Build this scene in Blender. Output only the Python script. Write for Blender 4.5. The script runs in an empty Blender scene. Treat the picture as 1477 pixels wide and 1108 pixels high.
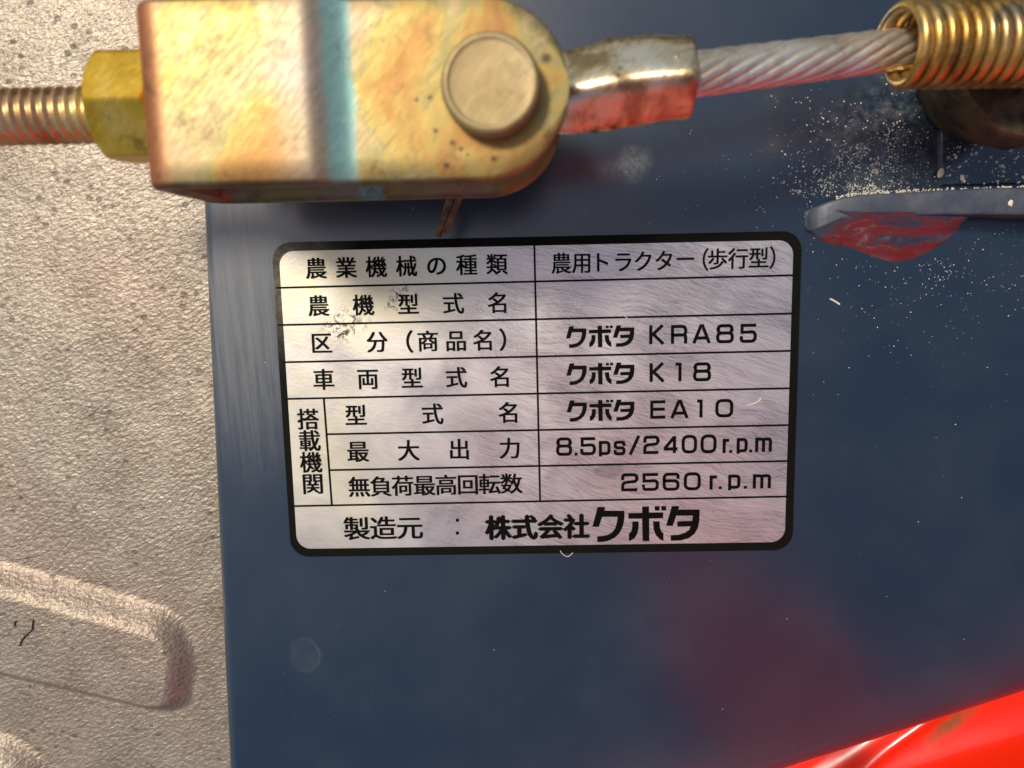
import bpy, math, random
from math import sin, cos, pi, radians, sqrt
from mathutils import Vector, Matrix, noise
random.seed(7)
S = bpy.context.scene
C = S.collection
S.unit_settings.scale_length = 0.01          # one unit is one centimetre

# ------------------------------------------------------------------ camera
F, CX, CY = 1109.0, 738.5, 554.0
# pose: x along the nameplate, y up the nameplate, z out of the painted panel
n3 = Vector((-0.01758797, -0.13946411, 0.99007092)).normalized()
r1 = Vector((0.99978, 0.0105, 0.0190)); 
CAM_T = Vector((-3.998, -3.126, -13.921))
PX = [(392, 350), (1157, 333), (1142, 793), (420, 803)]
def _axis():
    # direction of the nameplate's long side in the camera frame, from its two ends
    a = Vector(((PX[3][0]-CX)/F, -(PX[3][1]-CY)/F, -1)); b = Vector(((PX[2][0]-CX)/F, -(PX[2][1]-CY)/F, -1))
    pa = a*(CAM_T.dot(n3)/a.dot(n3)); pb = b*(CAM_T.dot(n3)/b.dot(n3))
    return (pb-pa).normalized()
r1 = _axis(); r2 = n3.cross(r1).normalized()
RW = Matrix((r1, r2, n3))                     # camera -> world
CAM = -(RW @ CAM_T)
cam_data = bpy.data.cameras.new('camera'); cam = bpy.data.objects.new('camera', cam_data); C.objects.link(cam)
cam.matrix_world = Matrix.Translation(CAM) @ RW.to_4x4()
cam_data.sensor_width = 36; cam_data.lens = F/1477*36; cam_data.clip_start = 0.05; cam_data.clip_end = 5000
cam_data.dof.use_dof = True; cam_data.dof.focus_distance = -CAM_T.z*0.985; cam_data.dof.aperture_fstop = 0.19
S.camera = cam

# ------------------------------------------------------------------ light
SUN_DIR = Vector((-5.5, 5.5, 12.5)).normalized()   # towards the sun
elev = math.asin(SUN_DIR.z); az = math.atan2(SUN_DIR.x, SUN_DIR.y)
w = bpy.data.worlds.new('World'); S.world = w; w.use_nodes = True
nt = w.node_tree; bg = nt.nodes['Background']
sky = nt.nodes.new('ShaderNodeTexSky'); sky.sky_type = 'NISHITA'; sky.sun_disc = False
sky.sun_elevation = elev; sky.sun_rotation = az; sky.dust_density = 3.0; sky.ozone_density = 1.0
nt.links.new(sky.outputs[0], bg.inputs[0]); bg.inputs[1].default_value = 0.085
ld = bpy.data.lights.new('sun', 'SUN'); ld.energy = 2.8; ld.angle = radians(11); ld.color = (1, 0.93, 0.82)
sun = bpy.data.objects.new('sun', ld); C.objects.link(sun)
sun.rotation_euler = SUN_DIR.to_track_quat('Z', 'Y').to_euler(); sun.location = SUN_DIR*60
S.view_settings.view_transform = 'Standard'; S.view_settings.look = 'None'; S.view_settings.exposure = 0.08

def U(px, py, z=0.0):
    """point of the place at height z above the panel seen at that spot of the photograph"""
    d = RW @ Vector(((px-CX)/F, -(py-CY)/F, -1.0))
    return CAM + d*((z-CAM.z)/d.z)

# ------------------------------------------------------------------ node helper
class NT:
    def __init__(s, name):
        s.m = bpy.data.materials.new(name); s.m.use_nodes = True; s.t = s.m.node_tree
        s.b = s.t.nodes['Principled BSDF']; s.pos = s.t.nodes.new('ShaderNodeNewGeometry').outputs['Position']
    def set(s, sock, v):
        if isinstance(v, bpy.types.NodeSocket): s.t.links.new(v, sock)
        else: sock.default_value = v if not (isinstance(v, tuple) and len(v) == 3 and sock.type == 'RGBA') else (*v, 1)
    def P(s, **k):
        for n, v in k.items(): s.set(s.b.inputs[n.replace('_', ' ')], v)
    def noise(s, scale, detail=3, rough=0.5, vec=None, dist=0.0, out=0):
        n = s.t.nodes.new('ShaderNodeTexNoise'); n.inputs['Scale'].default_value = scale
        n.inputs['Detail'].default_value = detail; n.inputs['Roughness'].default_value = rough; n.inputs['Distortion'].default_value = dist
        s.set(n.inputs['Vector'], vec or s.pos); return n.outputs[out]
    def vor(s, scale, feat='F1', vec=None, out='Distance', rnd=1.0):
        n = s.t.nodes.new('ShaderNodeTexVoronoi'); n.feature = feat; n.inputs['Scale'].default_value = scale
        n.inputs['Randomness'].default_value = rnd
        s.set(n.inputs['Vector'], vec or s.pos); return n.outputs[out]
    def vec(s, scale=(1, 1, 1), rot=(0, 0, 0), loc=(0, 0, 0), src=None):
        if any(rot):
            q = s.t.nodes.new('ShaderNodeMapping'); s.set(q.inputs['Vector'], src or s.pos); q.inputs['Rotation'].default_value = [-a for a in rot]; src = q.outputs[0]
        n = s.t.nodes.new('ShaderNodeMapping'); s.set(n.inputs['Vector'], src or s.pos)
        n.inputs['Scale'].default_value = scale; n.inputs['Location'].default_value = loc
        return n.outputs[0]
    def rng(s, v, a, b, c=0.0, d=1.0, smooth=True):
        n = s.t.nodes.new('ShaderNodeMapRange'); n.interpolation_type = 'SMOOTHSTEP' if smooth else 'LINEAR'
        s.set(n.inputs[0], v)
        for i, x in enumerate((a, b, c, d)): n.inputs[i+1].default_value = x
        return n.outputs[0]
    def math(s, op, a, b=0.0):
        n = s.t.nodes.new('ShaderNodeMath'); n.operation = op; s.set(n.inputs[0], a); s.set(n.inputs[1], b); return n.outputs[0]
    def mix(s, f, a, b, mode='MIX'):
        n = s.t.nodes.new('ShaderNodeMix'); n.data_type = 'RGBA'; n.blend_type = mode
        s.set(n.inputs[0], f); s.set(n.inputs[6], a); s.set(n.inputs[7], b); return n.outputs[2]
    def ramp(s, f, stops):
        n = s.t.nodes.new('ShaderNodeValToRGB'); s.set(n.inputs[0], f); e = n.color_ramp.elements
        while len(e) < len(stops): e.new(0.5)
        for x, (p, c) in zip(e, stops): x.position = p; x.color = (*c, 1)
        return n.outputs[0]
    def blob(s, c, rx, ry, rot=0.0, soft=0.5, wob=0.0, wscale=3.0):
        """1 inside an ellipse round a world point, fading to 0"""
        src = s.pos
        if wob:
            m = s.t.nodes.new('ShaderNodeVectorMath'); m.operation = 'MULTIPLY_ADD'
            s.set(m.inputs[0], s.noise(wscale, 4, 0.6, out=1)); m.inputs[1].default_value = (wob,)*3; s.set(m.inputs[2], s.pos); src = m.outputs[0]
            c = Vector(c)+Vector((wob/2,)*3)
        n = s.t.nodes.new('ShaderNodeMapping'); n.vector_type = 'TEXTURE'; s.set(n.inputs['Vector'], src)
        n.inputs['Location'].default_value = c; n.inputs['Rotation'].default_value = (0, 0, rot); n.inputs['Scale'].default_value = (rx, ry, 1e4)
        l = s.t.nodes.new('ShaderNodeVectorMath'); l.operation = 'LENGTH'; s.set(l.inputs[0], n.outputs[0])
        return s.rng(l.outputs['Value'], 1.0, 1.0-soft)
    def bump(s, h, strength, dist, prev=None):
        n = s.t.nodes.new('ShaderNodeBump'); n.inputs['Strength'].default_value = strength; n.inputs['Distance'].default_value = dist
        s.set(n.inputs['Height'], h)
        if prev: s.set(n.inputs['Normal'], prev)
        return n.outputs[0]

# ------------------------------------------------------------------ object helpers
def thing(name, label, cat, loc, group=None):
    o = bpy.data.objects.new(name, None); C.objects.link(o); o.location = loc; o.empty_display_size = 0.5
    o['label'] = label; o['category'] = cat
    if group: o['group'] = group
    return o
def obj(name, verts, faces, mat, parent=None, smooth=False, loc=None, angle=None, label=None):
    L = Vector(parent.location) if parent else Vector(loc or (0, 0, 0))
    me = bpy.data.meshes.new(name); me.from_pydata([tuple(Vector(v)-L) for v in verts], [], faces)
    me.materials.append(mat); me.validate(); me.update()
    o = bpy.data.objects.new(name, me); C.objects.link(o)
    if parent: o.parent = parent
    else: o.location = L
    if smooth: me.polygons.foreach_set('use_smooth', [True]*len(me.polygons))
    if angle: me.set_sharp_from_angle(angle=radians(angle))
    if label: o['label'] = label
    return o
def tag(o, label, cat, group=None):
    o['label'] = label; o['category'] = cat
    if group: o['group'] = group
    return o
def grid_faces(nu, nv, cu=False, cv=False, off=0):
    f = []
    for i in range(nu if cu else nu-1):
        for j in range(nv if cv else nv-1):
            a = i*nv+j; b = ((i+1) % nu)*nv+j; c = ((i+1) % nu)*nv+(j+1) % nv; d = i*nv+(j+1) % nv
            f.append((off+a, off+b, off+c, off+d))
    return f
def tube(path, rad, seg=12, cap=True, up=Vector((0, 0, 1))):
    """verts, faces of a tube through path; rad is a number or a list"""
    v, n = [], len(path); path = [Vector(p) for p in path]
    t = (path[1]-path[0]).normalized(); s = t.cross(up); s = s.normalized() if s.length > 1e-4 else t.orthogonal().normalized()
    for i, p in enumerate(path):
        t = (path[min(i+1, n-1)]-path[max(i-1, 0)]).normalized(); s = (s-t*s.dot(t)).normalized(); u = s.cross(t)
        r = rad[i] if isinstance(rad, (list, tuple)) else rad
        for k in range(seg):
            a = 2*pi*k/seg; v.append(p+(s*cos(a)+u*sin(a))*r)
    f = grid_faces(n, seg, cv=True)
    if cap: f += [tuple(range(seg-1, -1, -1)), tuple(range((n-1)*seg, n*seg))]
    return v, [tuple(reversed(q)) for q in f]
def join(parts):
    V, Fs = [], []
    for v, f in parts:
        o = len(V); V += v; Fs += [tuple(i+o for i in q) for q in f]
    return V, Fs
def rrect(x0, y0, x1, y1, r, z, n=8):
    p = []
    for cx, cy, a0 in ((x1-r, y1-r, 0), (x0+r, y1-r, 90), (x0+r, y0+r, 180), (x1-r, y0+r, 270)):
        for k in range(n+1):
            a = radians(a0+90*k/n); p.append(Vector((cx+r*cos(a), cy+r*sin(a), z)))
    return p

# ================================================================== materials
def mat_panel():
    m = NT('navy_paint')
    film = m.rng(m.noise(0.45, 5, 0.6), 0.35, 0.75)
    streak = m.noise(1.0, 5, 0.7, vec=m.vec((9, 0.35, 1), rot=(0, 0, radians(2))))
    c0 = U(345, 420); left = m.blob((c0.x, c0.y, 0), 1.5, 4.2, 0.0, 0.9, 0.4)
    haze = m.math('ADD', m.math('MULTIPLY', film, 0.045), m.math('MULTIPLY', left, m.rng(streak, 0.3, 0.75, 0.18, 0.62)))
    # dried drip marks and rubbed ring
    a = U(912, 238); b = U(885, 246); r = U(440, 945)
    drip = m.math('MULTIPLY', m.math('MAXIMUM', m.blob((a.x, a.y, 0), 0.44, 0.36, radians(30), 0.8, 0.35, 3), m.math('MULTIPLY', m.blob((b.x, b.y, 0), 0.85, 0.30, radians(12), 0.9, 0.2), 0.45)),
                  m.rng(m.noise(14, 5, 0.8), 0.3, 0.7, 0.12, 0.75))
    ring = m.math('SUBTRACT', m.blob((r.x, r.y, 0), 0.33, 0.37, 0, 0.25, 0.16, 5), m.math('MULTIPLY', m.blob((r.x-.02, r.y, 0), 0.30, 0.33, 0, 0.2, 0.06, 5), 0.72))
    haze = m.math('ADD', haze, m.math('ADD', m.math('MULTIPLY', drip, 0.55), m.math('MULTIPLY', m.math('MULTIPLY', ring, m.rng(m.noise(3, 5, 0.7), 0.3, 0.7, 0.3, 1.0)), 0.22)))
    q = U(1290, 200); dust = m.blob((q.x, q.y, 0), 1.9, 1.5, 0.2, 0.9, 0.7, 2)
    haze = m.math('ADD', haze, m.math('MULTIPLY', dust, m.rng(m.noise(5, 6, 0.75), 0.38, 0.8, 0, 0.55)))
    specks = m.math('MULTIPLY', m.rng(m.vor(9), 0.06, 0.02), m.rng(m.noise(2.2, 3), 0.42, 0.6))
    haze = m.math('ADD', haze, m.math('MULTIPLY', specks, 0.45))
    def rub(sx, sy, rot, th, lo, hi): return m.math('MULTIPLY', m.rng(m.vor(1.0, vec=m.vec((sx, sy, 1), rot=(0, 0, radians(rot)))), th, th*.4), m.rng(m.noise(1.1, 3), lo, hi))
    rubs = m.math('MAXIMUM', rub(.35, 6, 24, .03, .50, .62), m.math('MAXIMUM', rub(.5, 7, -50, .03, .52, .64), rub(.45, 5, 82, .035, .50, .6)))
    haze = m.math('ADD', haze, m.math('MULTIPLY', rubs, .16))
    k1 = U(417, 1030); crease = m.blob((k1.x, k1.y, 0), .018, 1.1, radians(2), .6, .03, 2)
    col = m.mix(haze, (0.0045, 0.016, 0.034), (0.24, 0.245, 0.22))
    col = m.mix(m.math('MULTIPLY', crease, .7), col, (.003, .006, .01))
    micro = m.noise(6.5, 4, 0.55)
    wave = m.noise(0.5, 2, 0.5)
    scr = m.noise(1.0, 3, 0.8, vec=m.vec((60, 1.2, 1), rot=(0, 0, radians(3))))
    b1 = m.bump(wave, 0.12, 0.06); b2 = m.bump(micro, 0.20, 0.012, b1)
    b3 = m.bump(m.math('MULTIPLY', scr, left), 0.35, 0.01, b2)
    m.P(Base_Color=col, Roughness=m.rng(haze, 0.0, 0.5, 0.30, 0.62), Normal=b3, Specular_IOR_Level=0.6,
        Coat_Weight=1.0, Coat_Roughness=0.19, Coat_IOR=1.75)
    return m.m
def mat_weld():
    m = NT('painted_weld')
    n = m.noise(1.0, 6, 0.65, vec=m.vec((2.2, 9, 4), rot=(0, 0, radians(-14))))
    n2 = m.noise(6, 4, 0.6)
    m.P(Base_Color=m.mix(m.rng(n2, 0.62, 0.8, 0, .5), (0.008, 0.008, 0.012), (0.10, 0.08, 0.06)), Roughness=0.24, Coat_Weight=1.0, Coat_Roughness=0.16,
        Specular_IOR_Level=1.0, IOR=1.8, Coat_IOR=1.7, Normal=m.bump(n2, 0.2, 0.02, m.bump(n, 0.40, 0.10)))
    return m.m
def mat_bar():
    m = NT('dusty_bar_paint')
    h = m.rng(m.noise(2.2, 6, 0.7), 0.3, 0.8, 0.10, 0.34)
    m.P(Base_Color=m.mix(h, (0.010, 0.026, 0.05), (0.26, 0.25, 0.25)), Roughness=0.45, Normal=m.bump(m.noise(10, 4, 0.6), 0.3, 0.02))
    return m.m
def mat_cast():
    m = NT('cast_aluminium')
    wv0 = m.vec((0.75, 1.2, 1), rot=(0, 0, radians(25))); g1 = m.noise(17, 4, 0.6, vec=wv0); g2 = m.noise(38, 2, 0.6, vec=wv0); big = m.noise(1.1, 4, 0.55)
    col = m.ramp(m.math('ADD', m.math('MULTIPLY', g1, 0.55), m.math('MULTIPLY', big, 0.45)),
                 [(0.30, (0.205, 0.166, 0.122)), (0.5, (0.335, 0.280, 0.212)), (0.70, (0.48, 0.41, 0.32))])
    mauve = m.rng(m.noise(0.30, 2, 0.5, vec=m.vec(loc=(3, 1, 0))), 0.42, 0.62)
    col = m.mix(m.math('MULTIPLY', mauve, 0.55), col, m.mix(1.0, col, (0.98, 0.86, 0.86), 'MULTIPLY'))
    gate = m.rng(m.noise(0.8, 3, 0.5), 0.36, 0.58)
    wv = m.vec((1, 1.25, 1))
    pit = m.math('MULTIPLY', m.rng(m.math('ADD', m.vor(3.4, vec=wv), m.math('MULTIPLY', m.math('SUBTRACT', m.noise(22, 4, 0.7), 0.5), 0.45)), 0.26, 0.07), gate)
    pit2 = m.math('MULTIPLY', m.rng(m.noise(7.5, 5, 0.75), 0.58, 0.72), 0.55)
    col = m.mix(m.math('MULTIPLY', pit, 0.6), col, (0.10, 0.075, 0.045))
    col = m.mix(m.math('MULTIPLY', pit2, 0.6), col, (0.22, 0.175, 0.115))
    p = U(270, 560, -0.5); rust = m.math('MULTIPLY', m.blob((p.x, p.y, 0), 0.7, 1.8, 0, 0.9, 0.5, 2), m.rng(m.vor(2.6), 0.22, 0.05))
    col = m.mix(m.math('MULTIPLY', rust, 0.6), col, (0.26, 0.15, 0.06))
    cell = m.vor(13, 'SMOOTH_F1', vec=wv0); cell2 = m.vor(24, 'SMOOTH_F1', vec=wv0)
    h = m.math('ADD', m.math('ADD', m.math('MULTIPLY', g1, 0.25), m.math('ADD', m.math('MULTIPLY', cell, -0.55), m.math('MULTIPLY', cell2, -0.35))), m.math('ADD', m.math('MULTIPLY', g2, 0.3), m.math('MULTIPLY', m.math('ADD', pit, pit2), -0.35)))
    m.P(Base_Color=col, Metallic=0.6, Roughness=m.rng(g2, 0.3, 0.7, 0.42, 0.54), Normal=m.bump(h, 1.0, 0.024))
    return m.m
def mat_label():
    m = NT('brushed_metal_foil')
    warp = m.t.nodes.new('ShaderNodeVectorMath'); warp.operation = 'MULTIPLY_ADD'; m.set(warp.inputs[0], m.noise(0.45, 2, 0.5, out=1)); warp.inputs[1].default_value = (.8, .8, 0); m.set(warp.inputs[2], m.pos)
    def lines(sx, sy, rot, d=4): return m.noise(1.0, d, 0.75, vec=m.vec((sx, sy, 1), rot=(0, 0, radians(rot)), src=warp.outputs[0]))
    l1 = lines(0.9, 30, -17); l2 = lines(0.8, 42, -4); l3 = lines(1.2, 34, -42)
    sepn = m.t.nodes.new('ShaderNodeSeparateXYZ'); right = m.rng(sepn.outputs[0], 2.5, 5.0)
    sep = [n for n in m.t.nodes if n.bl_idname == 'ShaderNodeSeparateXYZ'][0]; m.set(sep.inputs[0], m.pos)
    lin = m.math('ADD', m.math('MULTIPLY', l1, 0.45), m.math('ADD', m.math('MULTIPLY', l2, 0.3), m.math('MULTIPLY', l3, 0.25)))
    lin = m.math('ADD', 0.5, m.math('MULTIPLY', m.math('SUBTRACT', lin, 0.5), m.rng(right, 0, 1, 0.35, 1.0)))
    cloud = m.noise(0.8, 5, 0.6, dist=0.4)
    col = m.ramp(m.math('ADD', m.math('MULTIPLY', lin, 0.82), m.math('MULTIPLY', cloud, 0.18)),
                 [(0.41, (0.48, 0.43, 0.41)), (0.49, (0.80, 0.73, 0.68)), (0.56, (0.97, 0.92, 0.87))])
    # yellow sun glare painted into the foil, strongest at the upper left
    a = U(470, 400); yel = m.math('MAXIMUM', m.blob((a.x, a.y, 0), 3.2, 2.1, radians(-12), 0.85, 0.7, 1.3), m.math('MULTIPLY', m.blob((a.x-.2, a.y-3.2, 0), 2.2, 3.6, radians(10), 0.9, 0.7, 1.3), 0.75))
    patch = m.rng(m.noise(1.7, 5, 0.6, dist=0.6), 0.35, 0.65)
    col = m.mix(m.math('MULTIPLY', yel, m.rng(patch, 0, 1, 0.5, 0.9)), col, (0.80, 0.74, 0.47))
    g = U(640, 390); green = m.blob((g.x, g.y, 0), 1.5, 0.75, radians(-8), 0.9, 0.5, 2)
    col = m.mix(m.math('MULTIPLY', green, 0.35), col, (0.55, 0.70, 0.55))  # greenish reflection painted into the foil colour
    # dirt feathering under the lacquer
    d1 = U(497, 468); d2 = U(575, 432)
    ed = m.vor(4.5, 'DISTANCE_TO_EDGE', vec=m.noise(2.2, 5, 0.8, out=1))
    dm = m.math('MAXIMUM', m.blob((d1.x, d1.y, 0), 0.52, 0.30, radians(12), 0.6, 0.5, 4), m.blob((d2.x, d2.y, 0), 0.36, 0.26, radians(50), 0.6, 0.5, 4))
    fine = m.rng(m.noise(7, 6, 0.85, dist=1.0), 0.51, 0.56)
    dirt = m.math('MULTIPLY', m.math('MULTIPLY', dm, fine), 0.95)
    fl = m.math('MULTIPLY', m.rng(m.vor(7), 0.085, 0.03), m.rng(m.noise(1.5, 3), 0.45, 0.6))
    col = m.mix(dirt, col, (0.05, 0.045, 0.035)); col = m.mix(m.math('MULTIPLY', fl, m.math('MULTIPLY', yel, 0.6)), col, (0.35, 0.28, 0.12))
    # delaminated blister near the lower middle
    bl = U(878, 678); ring = m.math('SUBTRACT', m.blob((bl.x, bl.y, 0), 0.40, 0.24, 0.2, 0.3, 0.15, 3), m.blob((bl.x, bl.y, 0), 0.32, 0.17, 0.2, 0.4, 0.15, 3))
    bli = m.blob((bl.x, bl.y, 0), 0.33, 0.19, 0.2, 0.4, 0.15, 3)
    col = m.mix(m.math('MULTIPLY', bli, 0.4), col, (0.30, 0.27, 0.27)); col = m.mix(m.math('MULTIPLY', ring, 0.3), col, (0.85, 0.76, 0.66))
    # bright scratches
    def scratch(sc, rot, th, seed):
        v = m.vec((sc*0.10, sc, 1), rot=(0, 0, radians(rot)), loc=(seed, seed*2, 0)); return m.rng(m.vor(1.0, vec=v), th, th*0.3)
    scr = m.math('MAXIMUM', scratch(3.5, 22, 0.055, 3), m.math('MAXIMUM', scratch(4.5, -42, 0.04, 7), scratch(5, 60, 0.035, 11)))
    scr = m.math('MULTIPLY', scr, m.rng(m.noise(1.4, 3), 0.35, 0.55))
    spark = m.math('MULTIPLY', m.rng(m.vor(11), 0.07, 0.03), m.rng(m.noise(2.4, 3), 0.45, 0.62))
    hi = m.math('MAXIMUM', m.math('MULTIPLY', scr, 0.7), m.math('MULTIPLY', spark, 0.9))
    col = m.mix(hi, col, (0.95, 0.90, 0.78))
    hgt = lin
    b = m.bump(m.noise(1.1, 2, 0.4), 0.10, 0.05); b = m.bump(hgt, 0.30, 0.02, b); b = m.bump(m.noise(16, 3, 0.6), 0.12, 0.015, b)
    m.P(Base_Color=col, Metallic=m.math('SUBTRACT', 0.85, m.math('ADD', m.math('MULTIPLY', yel, 0.30), m.math('MULTIPLY', hi, 0.3))),
        Roughness=m.math('ADD', m.rng(cloud, 0.35, 0.65, 0.26, 0.34), m.math('MULTIPLY', yel, 0.12)), Normal=b)
    return m.m
def mat_ink(name, base, glare=False):
    m = NT(name); col = base
    if glare:
        a = U(400, 380); k = m.blob((a.x, a.y, 0), 1.5, 2.0, 0, 0.8, 0.5, 2)  # sun glare at the upper left corner, painted into the border ink
        col = m.mix(m.math('MULTIPLY', k, m.rng(m.noise(7, 5, 0.7), 0.3, 0.7, 0.35, 0.95)), base, (0.17, 0.155, 0.11))
    m.P(Base_Color=col, Roughness=0.45, Specular_IOR_Level=0.08, Normal=m.bump(m.noise(14, 3), 0.1, 0.01))
    return m.m
def mat_zinc(name, stops, scale=0.55, rough=0.36, metal=0.8, grime=0.5, bumpk=0.25, cyan=False, pits=False):
    m = NT(name)
    f = m.noise(scale, 6, 0.56, dist=0.7, vec=m.vec((1, 0.8, 1), loc=(2.3, 5.1, 1)))
    brush = m.noise(1.0, 4, 0.7, vec=m.vec((5, 24, 10), rot=(0, 0, radians(48))))
    col = m.ramp(m.math('ADD', m.math('MULTIPLY', f, 0.88), m.math('MULTIPLY', brush, 0.12)), stops)
    dirt = m.rng(m.noise(1.9, 6, 0.75, vec=m.vec(loc=(9, 2, 4))), 0.52, 0.70, 0, grime)
    for q_, rr_ in pits or []:
        dirt = m.math('MAXIMUM', dirt, m.math('MULTIPLY', m.blob((q_.x, q_.y, 0), rr_, rr_*.9, 0, 0.7, 0.04, 12), 0.85))
    if pits:
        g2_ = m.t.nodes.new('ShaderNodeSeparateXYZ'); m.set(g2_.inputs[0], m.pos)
        col = m.mix(m.rng(g2_.outputs[0], XB+.50, XB+.12, 0, .9), col, (0.50, 0.17, 0.07))  # red reflection on the bend, painted into the plating colour
        dirt = m.math('MAXIMUM', dirt, m.math('MULTIPLY', m.rng(g2_.outputs[1], YB+.10, YB-.0), m.rng(m.noise(3, 5, .7), .3, .6, .3, .8)))  # shade of the underside painted in along the lower edge, with the dirt
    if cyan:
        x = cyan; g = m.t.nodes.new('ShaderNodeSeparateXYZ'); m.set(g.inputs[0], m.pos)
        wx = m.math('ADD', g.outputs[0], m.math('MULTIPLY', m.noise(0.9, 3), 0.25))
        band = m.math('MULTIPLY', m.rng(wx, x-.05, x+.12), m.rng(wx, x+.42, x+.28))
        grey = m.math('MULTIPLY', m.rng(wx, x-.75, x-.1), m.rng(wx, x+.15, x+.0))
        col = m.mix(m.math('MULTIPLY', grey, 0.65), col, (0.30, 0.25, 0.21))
        col = m.mix(m.math('MULTIPLY', band, 0.8), col, (0.24, 0.50, 0.47))  # sky reflection along the joggle, painted as a cyan band
    col = m.mix(dirt, col, (0.07, 0.045, 0.03))
    m.P(Base_Color=col, Metallic=metal, Roughness=m.rng(brush, 0.3, 0.7, rough-.06, rough+.1),
        Normal=m.bump(brush, bumpk, 0.02, m.bump(m.noise(2.5, 4), 0.12, 0.05)))
    return m.m
def mat_plain(name, base, rough=0.5, metal=0.0, b=0.0, bs=10, coat=0.0, var=None):
    m = NT(name); col = base
    if var: col = m.mix(m.rng(m.noise(var[1], 5, 0.7), 0.35, 0.7), base, var[0])
    k = dict(Base_Color=col, Roughness=rough, Metallic=metal, Coat_Weight=coat, Coat_Roughness=0.08)
    if b: k['Normal'] = m.bump(m.noise(bs, 4, 0.6), b, 0.04)
    m.P(**k); return m.m

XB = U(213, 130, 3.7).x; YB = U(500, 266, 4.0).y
YEL = [(0.34, (0.26, 0.12, 0.040)), (0.41, (0.34, 0.19, 0.055)), (0.46, (0.35, 0.25, 0.075)), (0.50, (0.26, 0.225, 0.095)), (0.54, (0.36, 0.27, 0.125)), (0.59, (0.33, 0.23, 0.125)), (0.66, (0.32, 0.27, 0.20))]
M_panel = mat_panel(); M_weld = mat_weld(); M_bar = mat_bar(); M_cast = mat_cast(); M_foil = mat_label()
M_border = mat_ink('black_border_ink', (0.006, 0.006, 0.004), True); M_ink = mat_ink('black_ink', (0.004, 0.003, 0.0025))
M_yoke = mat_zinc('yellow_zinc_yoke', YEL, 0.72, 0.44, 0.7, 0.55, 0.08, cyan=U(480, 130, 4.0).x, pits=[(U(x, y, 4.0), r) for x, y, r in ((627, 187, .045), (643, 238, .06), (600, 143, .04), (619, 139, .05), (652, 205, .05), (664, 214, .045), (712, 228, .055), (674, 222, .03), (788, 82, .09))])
M_pin = mat_zinc('yellow_zinc_pin', [(0.3, (0.30, 0.215, 0.09)), (0.5, (0.40, 0.295, 0.13)), (0.7, (0.44, 0.34, 0.17))], 1.3, 0.50, 0.45, 0.4, 0.12)
M_nut = mat_zinc('yellow_zinc_nut', [(0.34, (0.62, 0.36, 0.03)), (0.5, (0.80, 0.50, 0.05)), (0.66, (0.86, 0.60, 0.16))], 1.3, 0.38, 0.85, 0.6, 0.12)
M_rod = mat_zinc('zinc_rod', [(0.38, (0.50, 0.28, 0.13)), (0.5, (0.70, 0.48, 0.24)), (0.62, (0.74, 0.62, 0.30))], 1.2, 0.34, 0.85, 0.25, 0.1)
M_spring = mat_zinc('zinc_spring', [(0.38, (0.24, 0.11, 0.03)), (0.46, (0.52, 0.28, 0.06)), (0.54, (0.70, 0.44, 0.12)), (0.62, (0.30, 0.22, 0.14))], 0.9, 0.32, 0.85, 0.85, 0.12)
M_ferrule = mat_zinc('crimped_zinc', [(0.38, (0.40, 0.29, 0.15)), (0.5, (0.78, 0.62, 0.36)), (0.62, (0.88, 0.80, 0.60))], 2.0, 0.31, 0.95, 1.0, 0.25)
M_wire = mat_zinc('galvanised_wire', [(0.4, (0.74, 0.62, 0.46)), (0.6, (0.92, 0.85, 0.72))], 1.4, 0.40, 0.85, 0.3, 0.08)
M_cotter = mat_plain('rusty_wire', (0.28, 0.18, 0.09), 0.45, 0.7, 0.4, 12, var=((0.12, 0.07, 0.04), 6))
def mat_red():
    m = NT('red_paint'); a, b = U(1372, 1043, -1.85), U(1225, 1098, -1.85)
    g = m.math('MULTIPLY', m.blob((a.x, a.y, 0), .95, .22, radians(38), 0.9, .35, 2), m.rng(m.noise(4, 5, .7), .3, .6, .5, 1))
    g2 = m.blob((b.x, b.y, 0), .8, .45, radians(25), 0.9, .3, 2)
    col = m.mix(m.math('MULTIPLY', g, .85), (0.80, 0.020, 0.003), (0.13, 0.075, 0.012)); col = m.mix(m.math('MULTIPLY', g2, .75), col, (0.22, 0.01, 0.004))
    m.P(Base_Color=col, Roughness=m.math('ADD', .28, m.math('MULTIPLY', g, .4)), Coat_Weight=.8, Coat_Roughness=.08, Normal=m.bump(m.noise(2, 3), .08, .04)); return m.m
M_red = mat_red()
M_dark = mat_plain('greasy_steel', (0.14, 0.10, 0.05), 0.5, 0.6, 0.5, 4, var=((0.03, 0.022, 0.015), 2.5))
M_dust = mat_plain('pale_grit', (0.72, 0.66, 0.52), 0.6)
M_chip = mat_plain('cream_chip', (0.74, 0.66, 0.46), 0.6, 0, 0.4, 12)

# ================================================================== painted panel
pl = thing('painted_panel', 'large navy blue painted steel panel with rounded edges carrying the nameplate', 'panel', (5, 2, -0.6))
def line(a, b): a, b = Vector(a[:2]), Vector(b[:2]); d = (b-a).normalized(); return a, Vector((-d.y, d.x))   # inward normal on the left of travel
Lt, Lb = U(294, 300, -0.12), U(331, 1108, -0.12); D0, D1 = U(1134, 1108, -0.3), U(1477, 997, -0.3)
edges = [line(Lt, Lb), line(D0, D1), (Vector((24, 0)), Vector((-1, 0))), (Vector((0, 15)), Vector((0, -1)))]
rad = [0.20, 0.46, 0.2, 0.2]
def offpoly(offs):
    out = []
    for i in range(4):
        (p, n), (q, m_) = edges[i-1], edges[i]; a = n.dot(p)+offs[i-1]; b = m_.dot(q)+offs[i]
        det = n.x*m_.y-n.y*m_.x; out.append(Vector(((a*m_.y-b*n.y)/det, (n.x*b-m_.x*a)/det)))
    return out
rings = []
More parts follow.
